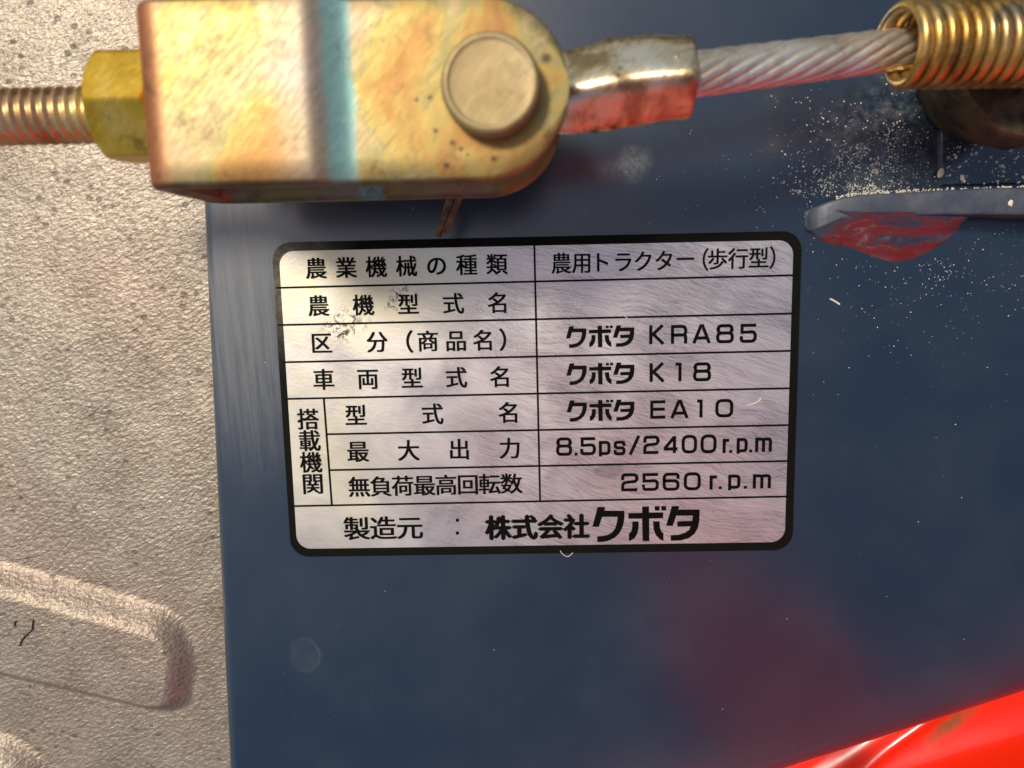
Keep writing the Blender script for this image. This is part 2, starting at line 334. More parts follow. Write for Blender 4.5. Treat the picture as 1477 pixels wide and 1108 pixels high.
for k in range(9):
    t = pi/2*k/8; rings.append((offpoly([r*(1-sin(t)) for r in rad]), [r*(cos(t)-1) for r in rad]))
V, Fc = [], []
for pts, zs in rings:
    for i, p in enumerate(pts): V.append((p.x, p.y, (zs[i-1]+zs[i])/2 if abs(zs[i-1]-zs[i]) < 1e-6 else min(zs[i-1], zs[i])))
for p in rings[-1][0]: V.append((p.x, p.y, -2.2))
# separate strips per edge so each edge keeps its own radius
V, Fc = [], []
inner = offpoly(rad); base = len(V); V += [(p.x, p.y, 0) for p in inner]; Fc.append((0, 1, 2, 3))
for i in range(4):
    j = (i+1) % 4; b0 = len(V)
    for k in range(13):
        t = pi/2*k/12
        A = offpoly([r*(1-sin(t)) for r in rad]); z = rad[i]*(cos(t)-1)
        V += [(A[i].x, A[i].y, z), (A[j].x, A[j].y, z)]
    A = offpoly([0]*4); V += [(A[i].x, A[i].y, -2.2), (A[j].x, A[j].y, -2.2)]
    for k in range(13): a = b0+2*k; Fc.append((a, a+2, a+3, a+1))
obj('panel_skin', V, Fc, M_panel, pl, True, angle=40)

# overlapping plate, upper right
def plate(name, px, z0, z1, mat, parent, bev=0.03):
    top = [U(x, y, z1) for x, y in px]; n = len(top); cen = sum(top, Vector())/n
    ins = [p+(cen-p).normalized()*bev for p in top]
    V = [(p.x, p.y, z1) for p in ins]+[(p.x, p.y, z1-bev*.6) for p in top]+[(p.x, p.y, z0) for p in top]
    f = [tuple(range(n))]+[(i, i+n, (i+1) % n+n, (i+1) % n) for i in range(n)]+[(i+n, i+2*n, (i+1) % n+2*n, (i+1) % n+n) for i in range(n)]
    return obj(name, V, f, mat, parent, True, angle=30)
plate('overlap_plate', [(1358, -90), (1358, 268), (1620, 262), (1620, -90)], -0.05, 0.07, M_panel, pl)
# welded bar
def section_loft(secs, seg=28, sq=9.0):
    V = []
    for c, hy, hz in secs:
        for k in range(seg):
            a = 2*pi*k/seg; ca, sa = cos(a), sin(a)
            V.append(Vector((c[0], c[1]+hy*math.copysign(abs(ca)**(2/sq), ca), c[2]+hz*math.copysign(abs(sa)**(2/sq), sa))))
    f = grid_faces(len(secs), seg, cv=True)+[tuple(range(seg-1, -1, -1)), tuple(range((len(secs)-1)*seg, len(secs)*seg))]
    return V, [tuple(reversed(q)) for q in f]
secs = []
for x, yt, yb, z in ((1161, 315, 326, -0.02), (1163, 310, 331, .03), (1166, 305, 333, .08), (1171, 301, 333, .14), (1180, 297, 331, .20), (1194, 291, 325, .24), (1212, 286, 317, .28), (1240, 281, 313, .32), (1300, 278, 312, .36), (1360, 274, 311, .42), (1420, 271, 311, .5), (1477, 270, 312, .58), (1640, 268, 315, .8)):
    a, b = U(x, yt, z), U(x, yb, z); secs.append((((a+b)/2-Vector((0, 0, z*.45)))[:], (a.y-b.y)/2, z*.55+.03))
obj('welded_bar', *section_loft(secs), M_bar, pl, True, label='dusty blue grey bar welded across the right side of the panel')
# weld fillet below the bar
out = [(1168, 318), (1170, 334), (1183, 348), (1203, 355), (1222, 357), (1245, 366), (1266, 375), (1290, 381), (1315, 376), (1342, 364), (1366, 348), (1384, 333), (1398, 314)]
top = [(1180, 300), (1186, 304), (1200, 306), (1215, 308), (1232, 309), (1250, 309), (1270, 309), (1290, 309), (1312, 309), (1335, 309), (1358, 309), (1380, 309), (1398, 309)]
def interp(pts, t):
    x = t*(len(pts)-1); i = min(int(x), len(pts)-2); f = x-i
    return pts[i][0]*(1-f)+pts[i+1][0]*f, pts[i][1]*(1-f)+pts[i+1][1]*f
V = []; NU, NV = 70, 22
for i in range(NU):
    t = i/(NU-1); a = U(*interp(top, t)); b = U(*interp(out, t)); H = 0.50*sin(pi*min(1, max(0, t*.94+.05)))**.6
    for j in range(NV):
        v = j/(NV-1); p = a.lerp(b, v); dn = noise.noise(Vector((p.x*1.8+p.y*.8, p.y*5, 3)))*.06+noise.noise(p*7)*.018
        V.append((p.x, p.y, -0.02+H*(1-v)**.85+dn*(sin(v*pi)**.5 if v < 1 else 0)))
obj('weld_fillet', V, [tuple(reversed(q)) for q in grid_faces(NU, NV)], M_weld, pl, True, label='lumpy half moon weld under the bar, glossy and reflecting red')

# ================================================================== cast aluminium cover
ZC = -0.55
def P2(px, py): p = U(px, py, ZC+.2); return Vector((p.x, p.y))
pad = [P2(-160, 814), P2(243, 926), P2(236, 1018), P2(-160, 925)]       # crest outline: top, right, bottom
wid = [0.62, 0.52, 0.30, 3]; HP = 0.32
pe = []
for i in range(4):
    a, b = pad[i], pad[(i+1) % 4]; d = (b-a).normalized(); pe.append((a, Vector((-d.y, d.x)), wid[i]))
# outward normals: polygon is traversed clockwise, so left of travel points outward
bc = P2(-35, 1165); br0, br1 = 1.05, 1.62
def sm(t): t = min(1, max(0, t)); return t*t*(3-2*t)
def cast_z(x, y):
    p = Vector((x, y)); s = 0; K = .42
    for a, n, w_ in pe[:3]:
        e = (p-a).dot(n)/w_*(1-K)+K
        if e > 0: s += e*e
    h = HP*(1-sm((sqrt(s)-K)/(1-K)))
    dbot = (p-pe[2][0]).dot(pe[2][1]); side = (p-pe[1][0]).dot(pe[1][1])
    r = (p-bc).length; h += 0.30*(1-sm((r-br0)/(br1-br0)))*sm((r-.35)/.2)
    h += 0.015*noise.noise(Vector((x*.5, y*.5, 0)))
    return ZC+h
def axis(a, b, f0, f1, fine, coarse):
    out, x = [], a
    while x < b: out.append(x); x += fine if f0 <= x <= f1 else coarse
    out.append(b); return out
x0 = U(-20, 500, ZC).x-1.2; xs = axis(-14, 0.6, x0, 0.3, 0.026, 0.5); ys = axis(-10, 14, -4.6, 0.6, 0.020, 0.4)
V = [(x, y, cast_z(x, y)) for x in xs for y in ys]
ct = thing('cast_cover', 'rough grey beige cast aluminium cover filling the left side, with a raised slanted pad', 'metal cover', (-4, 2, ZC-.5))
b0 = len(V); cf = grid_faces(len(xs), len(ys))
obj('casting', V, cf, M_cast, ct, True)
def ribbon(pts, w_, z, h=None):
    """flat stroke in the xy plane; h gives it thickness"""
    n = len(pts); L, R = [], []
    for i, p in enumerate(pts):
        a = (p-pts[i-1]).normalized() if i else (pts[1]-p).normalized(); b = (pts[i+1]-p).normalized() if i < n-1 else a
        na, nb = Vector((-a.y, a.x)), Vector((-b.y, b.x)); m_ = na+nb
        m_ = m_.normalized() if m_.length > 1e-6 else na; k = min(1/max(m_.dot(na), 1e-3), 1.35)
        L.append(p+m_*w_/2*k); R.append(p-m_*w_/2*k)
    zz = z if callable(z) else (lambda q: z)
    V = [(q.x, q.y, zz(q)) for q in L]+[(q.x, q.y, zz(q)) for q in R]
    f = [(i, i+n, i+n+1, i+1) for i in range(n-1)]
    if h:
        V += [(a, b, c-h) for a, b, c in V]; m2 = 2*n
        f += [(i+1, i+1+m2, i+m2, i) for i in range(n-1)]+[(i+n, i+n+m2, i+n+1+m2, i+n+1) for i in range(n-1)]+[(0, m2, m2+n, n), (n-1, 2*n-1, m2+2*n-1, m2+n-1)]
    return V, f
seven = [P2(x, y) for x, y in ((25, 898), (28, 888), (40, 888), (52, 891), (51, 902), (41, 911), (36, 918), (33, 926))]
obj('embossed_numeral', *ribbon(seven, 0.055, lambda q: cast_z(q.x, q.y)+.045, .08), M_cast, ct, False, label='small raised figure 7 cast in the pad')

# ================================================================== red bodywork
rb = thing('red_bodywork', 'bright glossy red bodywork below the lower right edge of the navy panel', 'bodywork', (12, -5, -2))
dl = Vector((D1.x-D0.x, D1.y-D0.y)).normalized(); dn_ = Vector((dl.y, -dl.x))       # along / away from the panel
prof = [(-1.2, -1.9), (-.2, -1.9), (.5, -1.88), (1.1, -1.86), (1.6, -1.78), (1.95, -1.5), (2.2, -.9), (2.4, .1), (2.6, 1.4), (2.85, 3.2), (3.15, 4.8), (3.5, 5.8), (4.2, 6.4), (5.4, 6.7), (8, 6.8)]
def cr(p, n):
    out = []
    for i in range(len(p)-1):
        a, b, c, d = p[max(i-1, 0)], p[i], p[i+1], p[min(i+2, len(p)-1)]
        for k in range(n):
            t = k/n; out.append(tuple(.5*((2*b[j])+(-a[j]+c[j])*t+(2*a[j]-5*b[j]+4*c[j]-d[j])*t*t+(-a[j]+3*b[j]-3*c[j]+d[j])*t**3) for j in range(len(b))))
    return out+[tuple(p[-1])]
sm_ = lambda t, w_: max(0, min(1, t/w_))
pf = cr(prof, 16); V = []; NX = 220
for i in range(NX):
    s_ = -9+26*i/(NX-1)
    for d, z in pf:
        # the ridge runs at an angle to the panel's edge
        dr = 1.30-(s_-2.6)*.34
        z += .16*math.exp(-((d-dr)/.17)**2)+(-.16*sm_(dr-d, .5) if d < 2 else 0)
        p = Vector((D0.x, D0.y))+dl*s_+dn_*d; V.append((p.x, p.y, z+.05*noise.noise(Vector((p.x*.7, p.y*.7, 0)))))
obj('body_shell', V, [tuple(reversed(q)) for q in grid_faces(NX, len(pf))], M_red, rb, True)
def lump(name, px, py, z, rx, ry, rz, rot, mat, parent, seed=0):
    c = U(px, py, z); V = []
    for i in range(11):
        for j in range(16):
            t, a = pi*i/10, 2*pi*j/16; q = Vector((cos(a)*sin(t), sin(a)*sin(t), cos(t))); q *= 1+.3*noise.noise(q*1.8+Vector((seed, 0, 0)))
            V.append(c+Vector((q.x*rx*cos(rot)-q.y*ry*sin(rot), q.x*rx*sin(rot)+q.y*ry*cos(rot), q.z*rz)))
    return obj(name, V, [tuple(reversed(q)) for q in grid_faces(11, 16, cv=True)], mat, parent, True)

# unseen red sheet, added and shaped to mirror pink in panel and nameplate
ra = thing('red_reflection_sheet', 'upright red sheet added outside the frame, shaped for its reflection in the paint and foil', 'reflection sheet', (14, -8.6, 4))
oc = [(11.5, 6), (13.5, 6), (15, 9), (15.3, 14), (13.2, 18), (13.6, 24), (18, 32), (18, 58), (-3, 58), (-1.5, 36), (3, 29), (9, 25), (10.4, 18), (9.0, 14), (9.4, 9)]
sm2 = cr([(*q,) for q in oc]+[oc[0]], 5)[:-1]; n = len(sm2); cxm = sum(q[0] for q in sm2)/n; czm = sum(q[1] for q in sm2)/n; V = []
for yy, k in ((-7.6, .95), (-7.62, .97), (-7.75, .99), (-7.95, 1), (-8.9, 1), (-9.2, .97)): V += [(cxm+(a-cxm)*k, yy-.06*(abs(b-25)/10)**2*0, czm+(b-czm)*k) for a, b in sm2]
obj('reflection_sheet', V, grid_faces(6, n, cv=True)+[tuple(range(n-1, -1, -1)), tuple(range(5*n, 6*n))], M_red, ra, True, angle=50)

# ================================================================== nameplate
TLo, TRo, BRo, BLo = [U(*p) for p in PX]
X0, X1 = 0.0, 0.0
X0 = (TLo.x+BLo.x)/2; X1 = (TRo.x+BRo.x)/2; Y0 = (BLo.y+BRo.y)/2; Y1 = (TLo.y+TRo.y)/2
ZP = 0.020
npl = thing('nameplate', 'silver metal foil nameplate with black border and Japanese specification table', 'nameplate', ((X0+X1)/2, (Y0+Y1)/2, 0))
BW = 0.150
outer = rrect(X0, Y0, X1, Y1, 0.33, ZP-.004); n_ = len(outer)
def ring_prism(o, i_, z0):
    n = len(o); V = list(o)+list(i_)+[Vector((p.x, p.y, z0)) for p in o]
    f = [(k, (k+1) % n, (k+1) % n+n, k+n) for k in range(n)]+[((k+1) % n, k, k+2*n, (k+1) % n+2*n) for k in range(n)]
    return V, f
fo = rrect(X0+.01, Y0+.01, X1-.01, Y1-.01, .32, ZP-.006)
# face sheet with its own gentle ripples
V = [Vector((p.x, p.y, p.z)) for p in fo]; V += [Vector((p.x, p.y, -0.01)) for p in fo]; n = len(fo)
obj('foil_face', V, [tuple(range(n))]+[((k+1) % n, k, k+n, (k+1) % n+n) for k in range(n)], M_foil, npl)
ob = rrect(X0, Y0, X1, Y1, .33, ZP-.002); ib = rrect(X0+BW*.78, Y0+BW, X1-BW*.93, Y1-BW*1.0, .25, ZP-.002)
obj('border', *ring_prism(ob, ib, 0.0), M_border, npl)
LW = 0.034; ZI = ZP
def Q(px, py): p = U(px, py, ZI); return Vector((p.x, p.y))
def rule(a, b, w_=LW): return ribbon([Q(*a), Q(*b)], w_, ZI+.0006)
hl = [((398, 415.3), (1151, 397)), ((401, 469), (1149, 452.2)), ((406, 522.7), (1147, 506)), ((409, 575.6), (1145, 560)), ((470, 626.5), (1143, 613.2)), ((474, 678.3), (1141, 665)), ((420, 730.2), (1140, 716.2)),
      ((770.5, 343), (779, 722)), ((467, 575), (478.5, 728))]
for a, b in hl: obj('ruled_line', *rule(a, b), M_ink, npl)

cu = bpy.data.curves.new('letters', 'FONT'); cu.size = 1; cu.align_x = 'CENTER'; cu.resolution_u = 5
to = bpy.data.objects.new('letters', cu); C.objects.link(to)
def glyph(ch, weight):
    cu.body = ch; cu.offset = weight; bpy.context.view_layer.update()
    me = to.evaluated_get(bpy.context.evaluated_depsgraph_get()).to_mesh()
    v = [Vector((p.co.x, p.co.y-0.38)) for p in me.vertices]; f = [tuple(p.vertices) for p in me.polygons]; to.to_mesh_clear(); return v, f
def kanji_row(items, size, wx=1.0, weight=0.030, z=0.0012):
    """items: (character, px, py); size: em height in photograph pixels"""
    for ch, x, y in items:
        c = Q(x, y); s_ = (Q(x, y-size/2)-Q(x, y+size/2)).length/.92
        v, f = glyph(ch, 0.0); parts = []
        for k, (dx, dy) in enumerate(((0, 0), (1, 0), (-1, 0), (0, 1), (0, -1)) if weight > .04 else ((.7, .5), (-.7, .5), (.7, -.5), (-.7, -.5))):
            parts.append(([(c.x+(a.x+dx*weight)*s_*wx, c.y+(a.y+dy*weight*.7)*s_, ZI+z+k*.0002) for a in v], f))
        obj('printed_character', *join(parts), M_ink, npl)
def spread(txt, x0, x1, y0, y1):
    n = len(txt)-1; return [(ch, x0+(x1-x0)*i/n, y0+(y1-y0)*i/n) for i, ch in enumerate(txt)]
kanji_row(spread('農業機械の種類', 455.8, 716.6, 387, 381), 29.5)
kanji_row(spread('農機型式名', 459.3, 718.5, 441, 436.8), 29.5)
kanji_row([('区', 463.4, 494.8), ('分', 543.8, 493.2), ('商', 617, 492), ('品', 657.6, 491.6), ('名', 697.4, 490.8)], 29.5)
kanji_row([('（', 580, 493), ('）', 736, 490)], 31)
kanji_row(spread('車両型式名', 466.7, 721.8, 547.3, 543.5), 29.5)
kanji_row(spread('型式名', 513.2, 734, 599, 595.2), 29.5)
kanji_row(spread('最大出力', 516.2, 735.6, 651.3, 646.6), 29.5)
kanji_row(spread('無負荷最高回転数', 518, 737.5, 702.2, 697.6), 28.5, 1.03, 0.030)
kanji_row([('製', 514.5, 762.4), ('造', 552.5, 761.7), ('元', 591, 761)], 32.5, 1.08)
kanji_row(spread('株式会社', 718.7, 831.6, 761.2, 759.4), 34, 1.0, 0.048)
kanji_row([('搭', 444.2, 604.7), ('載', 446.3, 635.6), ('機', 448.6, 666.8), ('関', 451, 697.8)], 29.5, 1.0, 0.030)
kanji_row([('農', 809.6, 379.7), ('用', 839.3, 379), ('ト', 866.5, 378.2), ('ラ', 898.8, 377.6), ('ク', 928, 376.8), ('タ', 958, 376), ('ー', 988.5, 373.5), ('歩', 1035, 373.6), ('行', 1064.8, 372.8), ('型', 1094.4, 372)], 29.5, 0.95, 0.025)
kanji_row([('（', 1008, 374.6), ('）', 1124, 371.2)], 31, .9, .022)
bpy.data.objects.remove(to)

# square stroke lettering
def rounded(pts, closed, r):
    out, n = [], len(pts)
    for i, (p, rr) in enumerate(zip(pts, r)):
        if (not closed and i in (0, n-1)) or rr <= 0: out.append(p); continue
        a, b = pts[i-1], pts[(i+1) % n]; da, db = (a-p), (b-p); k = min(rr, da.length*.5, db.length*.5)
        s, e = p+da.normalized()*k, p+db.normalized()*k
        for j in range(6): t = j/5; out.append(s*(1-t)**2*1+p*2*t*(1-t)+e*t*t)
    if closed: out += out[:2]
    return out
R = .27
GL = {'K': [([(0, 0), (0, 1)], 0), ([(.94, 1), (.08, .46)], 0), ([(.16, .56), (1, 0)], 0)], 'R': [([(0, 0), (0, 1), (1, 1), (1, .46), (0, .46)], (0, 0, R, .2, 0)), ([(.55, .46), (1, .46), (1, 0)], (0, .16, 0))],
      'A': [([(0, 0), (.48, 1)], 0), ([(.52, 1), (1, 0)], 0), ([(.16, .28), (.84, .28)], 0)], '8': [([(.03, .5), (.03, 1), (.97, 1), (.97, .54), (.03, .54)], 'c'), ([(0, 0), (0, .54), (1, .54), (1, 0)], 'c')],
      '5': [([(.95, 1), (.04, 1), (.04, .56), (1, .60), (1, 0), (0, 0), (0, .30)], (0, 0, 0, R, R, R, 0))], '1': [([(0, 1), (1, 1), (1, 0)], 0)], '0': [([(0, 0), (0, 1), (1, 1), (1, 0)], 'C')],
      'E': [([(1, 1), (0, 1), (0, 0), (1, 0)], 0), ([(0, .52), (.96, .52)], 0)], '2': [([(0, .68), (0, 1), (1, 1), (1, .56), (0, .48), (0, 0), (1, 0)], (0, R, R, R, R, 0, 0))],
      '4': [([(.80, -.06), (.80, 1.04)], 0), ([(.80, 1), (.02, .22)], 0), ([(-.03, .21), (1.04, .21)], 0)], '6': [([(1, .72), (1, 1), (0, 1), (0, 0), (1, 0), (1, .56), (0, .56)], (0, R, R, R, R, R, 0))],
      'p': [([(0, -.14), (0, 1)], 0), ([(0, 1), (1, 1), (1, 0), (0, 0)], (0, R, R, 0))], 's': [([(1, .70), (1, 1), (0, 1), (0, .53), (1, .50), (1, 0), (0, 0), (0, .30)], (0, .2, .2, .2, .2, .2, .2, 0))],
      '/': [([(0, 0), (1, 1)], 0)], 'r': [([(0, 0), (0, 1.05)], 0), ([(0, .6), (0, .94), (1, .97)], (0, .25, 0))], 'm': [([(0, 0), (0, 1.03)], 0), ([(0, .8), (0, 1), (.5, 1), (.5, 0)], (0, .2, .2, 0)), ([(.5, .8), (.5, 1), (1, 1), (1, 0)], (0, .2, .2, 0))]}
def strokes(items, T=4.6):
    t = (Q(900, 600)-Q(900+T, 600)).length
    for ch, x0, y0, x1, y1 in items:             # box in photograph pixels (left, top, right, bottom)
        a, b = Q(x0, y1), Q(x1, y0)
        if ch == '.':
            obj('printed_character', [(a.x, a.y, ZI+.0014), (b.x, a.y, ZI+.0014), (b.x, b.y, ZI+.0014), (a.x, b.y, ZI+.0014)], [(0, 1, 2, 3)], M_ink, npl); continue
        parts = []
        ax, ay, bx, by = a.x+t/2, a.y+t/2, b.x-t/2, b.y-t/2
        if ch in 'KA/r': ay -= t/2*.9; by += t/2 if ch != 'r' else 0
        if ch in 'R1pm4': ay -= 0
        for si, (pts, rr) in enumerate(GL[ch]):
            H = by-ay; P_ = [Vector((ax+(bx-ax)*u, ay+H*v)) for u, v in pts]; closed = rr in ('c', 'C') if isinstance(rr, str) else False
            rl = [H*(.34 if rr == 'C' else .24)]*len(P_) if closed else ([0]*len(P_) if rr == 0 else [q*H for q in rr])
            if closed and ch == '8' and si == 0: P_ = P_[1:]; rl = rl[1:]
            if not closed and ch not in 'KA/4':   # square ends reach the box edge
                d = (P_[0]-P_[1]).normalized(); P_[0] = P_[0]+d*t/2*(.9 if ch in 'R15mpE' else .3); d = (P_[-1]-P_[-2]).normalized(); P_[-1] = P_[-1]+d*t/2*(.9 if ch in 'R1mE' else .3)
            parts.append(ribbon(rounded(P_, closed, rl), t, ZI+.0014+.0003*si))
        obj('printed_character', *join(parts), M_ink, npl)
def zb(ch, x0, x1, yt, yb, ox, oy, sc): return (ch, ox+x0/sc, oy+yt/sc, ox+x1/sc, oy+yb/sc)
z2 = lambda ch, x0, x1, yt, yb: zb(ch, x0, x1, yt, yb, 760, 320, 3.517)
z4 = lambda ch, x0, x1, yt, yb: zb(ch, x0, x1, yt, yb, 760, 560, 3.517)
strokes([z2('K', 620, 701, 524, 622), z2('R', 730, 814, 522, 620), z2('A', 838, 935, 520, 618), z2('8', 959, 1051, 518, 617), z2('5', 1079, 1168, 516, 615)])
strokes([z2('K', 622, 702, 716, 813), z2('1', 752, 785, 714, 811), z2('8', 842, 935, 712, 810)])
strokes([z2('E', 625, 703, 905, 1000), z2('A', 727, 822, 903, 998), z2('1', 862, 892, 901, 994), z2('0', 955, 1048, 898, 993)])
strokes([z4('8', 148, 229, 249, 344), z4('.', 242, 257, 327, 342), z4('5', 270, 350, 248, 341), z4('p', 365, 424, 267, 340), z4('s', 440, 500, 266, 341), z4('/', 516, 576, 241, 338), z4('2', 590, 673, 240, 335),
         z4('4', 688, 770, 238, 333), z4('0', 784, 864, 236, 332), z4('0', 880, 963, 234, 331), z4('r', 992, 1032, 254, 328), z4('.', 1026, 1042, 314, 328), z4('p', 1063, 1121, 252, 326), z4('.', 1127, 1143, 312, 326), z4('m', 1157, 1244, 250, 325)])
strokes([z4('2', 478, 566, 431, 524), z4('5', 583, 670, 430, 522), z4('6', 688, 775, 428, 521), z4('0', 795, 883, 426, 519), z4('r', 926, 970, 440, 513), z4('.', 973, 989, 498, 512), z4('p', 1020, 1084, 438, 511), z4('.', 1100, 1116, 496, 510), z4('m', 1145, 1239, 436, 510)])
for y in (750.5, 769): obj('colon_dot', [(q.x, q.y, ZI+.0014) for q in [Q(659.7+2.6*cos(a*pi/4), y+2.6*sin(-a*pi/4)) for a in range(8)]], [tuple(range(8))], M_ink, npl)

LG = [[(105, 82), (198, 82), (188, 128), (440, 128), (440, 210), (432, 275), (412, 345), (375, 412), (320, 465), (240, 505), (170, 519), (100, 520), (100, 450), (160, 445), (230, 432), (285, 402), (325, 350), (345, 280), (355, 205), (160, 205), (120, 330), (38, 330)],
      [(662, 75), (748, 75), (748, 150), (925, 150), (925, 222), (750, 228), (752, 508), (668, 508), (662, 228), (490, 228), (490, 160), (662, 155)],
      [(538, 265), (618, 262), (616, 350), (600, 420), (565, 475), (497, 512), (495, 420), (528, 382), (538, 330)],
      [(798, 262), (880, 262), (885, 340), (900, 385), (928, 410), (930, 505), (880, 485), (835, 435), (808, 370)],
      [(820, 72), (880, 72), (880, 127), (820, 127)], [(903, 70), (962, 70), (962, 125), (903, 125)],
      [(1035, 70), (1127, 70), (1115, 115), (1383, 112), (1380, 250), (1362, 340), (1320, 415), (1250, 470), (1150, 500), (1020, 505), (1020, 435), (1120, 430), (1200, 405), (1250, 370), (1270, 325), (1103, 328), (1103, 262), (1290, 255), (1297, 190), (1090, 190), (1045, 318), (962, 318)]]
big = [[Q(850+x/8.688, 722+y/8.688) for x, y in p] for p in LG]
bx0 = min(q.x for p in big for q in p); bx1 = max(q.x for p in big for q in p); by0 = min(q.y for p in big for q in p); by1 = max(q.y for p in big for q in p)
def logo(f):
    for grp in ((0,), (1, 2, 3, 4, 5), (6,)):
        obj('printed_character', *join([([(*f(q), ZI+.0014) for q in big[i]], [tuple(range(len(big[i])-1, -1, -1))]) for i in grp]), M_ink, npl)
logo(lambda q: (q.x, q.y))
for yt, yb, xo in ((468.8, 502, 0), (522.6, 555.6, .6), (576, 608.4, 1)):
    a, b = Q(816.4+xo, yb), Q(914.8+xo*.3, yt)
    logo(lambda q: (a.x+(q.x-bx0)/(bx1-bx0)*(b.x-a.x), a.y+(q.y-by0)/(by1-by0)*(b.y-a.y)))

# ================================================================== clevis yoke
ZF, ZR, TH = 4.0, 1.95, 0.26
xl = U(213, 130, ZF-.3).x; pc = U(690, 131, ZF); yb_ = U(500, 266, ZF).y; HW = (U(690, -14, ZF).y-yb_)/2; yc = yb_+HW
xe = U(822, 131, ZF).x; xc = xe-HW
BR = 0.36; prof = []                                             # (x, z) of the outer surface, from the front leaf's tip round the bend to the rear tip
def front_z(x):
    a, b = U(440, 130, ZF).x, U(508, 130, ZF).x
    return ZF+.10-.16*sm((x-a)/(b-a))
N1 = 40
tips = [xc+HW*sin(pi/2*k/24)*.9995 for k in range(24, 0, -1)]
fx = tips+[xc+(xl+BR-xc)*k/70 for k in range(0, 71)]
prof = [(x, front_z(x)) for x in fx]
zf_ = front_z(xl)
for k in range(1, 11): t = pi/2*k/10; prof.append((xl+BR-BR*sin(t), zf_-BR+BR*cos(t)))
for k in range(1, 8): prof.append((xl, zf_-BR+(ZR+BR-zf_+BR)*k/8))
for k in range(0, 11): t = pi/2*k/10; prof.append((xl+BR-BR*cos(t), ZR+BR-BR*sin(t)))
prof += [(x, ZR) for x in reversed(fx[:-1])]
NT_ = 17; V = []
npf = len(prof)
for i, (x, z) in enumerate(prof):
    a, b = prof[max(i-1, 0)], prof[min(i+1, npf-1)]; tx, tz = b[0]-a[0], b[1]-a[1]; l = sqrt(tx*tx+tz*tz); nx, nz = tz/l, -tx/l   # outward normal
    hw = HW if x <= xc else sqrt(max(HW*HW-(x-xc)**2, 1e-6)); rr = .07
    ring = []
    for k in range(9): ring.append((-hw+2*hw*k/8 if 0 < k < 8 else (-hw+rr if k == 0 else hw-rr), 0))
    pr = [(-max(hw-rr, 0)+2*max(hw-rr, 0)*k/8, 0) for k in range(9)]+[(hw-rr*(1-cos(pi/4)) if hw > rr else hw*.9, rr*(1-sin(pi/4))), (hw, rr), (hw, TH-rr), (hw-rr*.3 if hw > rr else hw*.9, TH-rr*.3)]
    pr += [(max(hw-rr, 0)-2*max(hw-rr, 0)*k/4, TH) for k in range(5)]+[(-hw+rr*.3 if hw > rr else -hw*.9, TH-rr*.3), (-hw, TH-rr), (-hw, rr), (-hw+rr*(1-cos(pi/4)) if hw > rr else -hw*.9, rr*(1-sin(pi/4)))]
    for y, d in pr: V.append((x-nx*d, yc+y, z-nz*d))
NP = len(pr)
cl = thing('clevis_yoke', 'yellow zinc plated U shaped clevis yoke with rounded end, above the nameplate', 'clevis', (xl+1, yc, ZR))
fc = grid_faces(npf, NP, cv=True)+[tuple(range(NP)), tuple(range(npf*NP-1, npf*NP-NP-1, -1))]
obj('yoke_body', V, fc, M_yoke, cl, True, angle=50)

# pin with head
def lathe(c, pr, seg=64, axis='z'):
    V = []
    for r_, h in pr:
        for k in range(seg):
            a = 2*pi*k/seg
            V.append((c[0]+r_*cos(a), c[1]+r_*sin(a), c[2]+h) if axis == 'z' else (c[0]+h, c[1]+r_*cos(a), c[2]+r_*sin(a)))
    f = grid_faces(len(pr), seg, cv=True)
    f += [tuple(range(seg)), tuple(range(len(pr)*seg-1, (len(pr)-1)*seg-1, -1))]
    if axis == 'z': f = [tuple(reversed(q)) for q in f]
    return V, f
ph = U(707, 118, 4.3); zf0 = ZF-.06
pn = thing('clevis_pin', 'round brass coloured pin head standing on the clevis yoke', 'pin', (ph.x, ph.y, zf0))
r_ = (U(776, 118, 4.3).x-U(630, 118, 4.3).x)/2
obj('pin_head', *lathe((ph.x, ph.y, zf0), [(r_*.985, .002), (r_, .03), (r_, .25), (r_*.985, .30), (r_*.95, .335), (r_*.90, .352), (r_*.86, .352), (r_*.83, .338), (r_*.78, .334), (r_*.4, .336), (.02, .336)]), M_pin, pn, True, angle=60)
obj('pin_shank', *lathe((ph.x, ph.y, 0), [(.40, 1.15), (.42, 1.2), (.42, zf0-.01)], 32), M_pin, pn, True, angle=40)
# cotter pin
ck = thing('cotter_pin', 'small rusty split pin poking out below the clevis yoke', 'split pin', (ph.x, ph.y-.8, 1.35))
a, b = U(656, 285, 1.35), U(636, 341, 1.30)
for s_ in (-1, 1):
    off = Vector((.055*s_, 0, 0)); e = b+off*.8+Vector((0, .05 if s_ > 0 else 0, 0))
    obj('prong', *tube([Vector((ph.x-.1, ph.y+.3, 1.35))+off, a+off, a.lerp(b, .5)+off*.9, e], [.062, .062, .06, .052], 12), M_cotter, ck, True, angle=50)

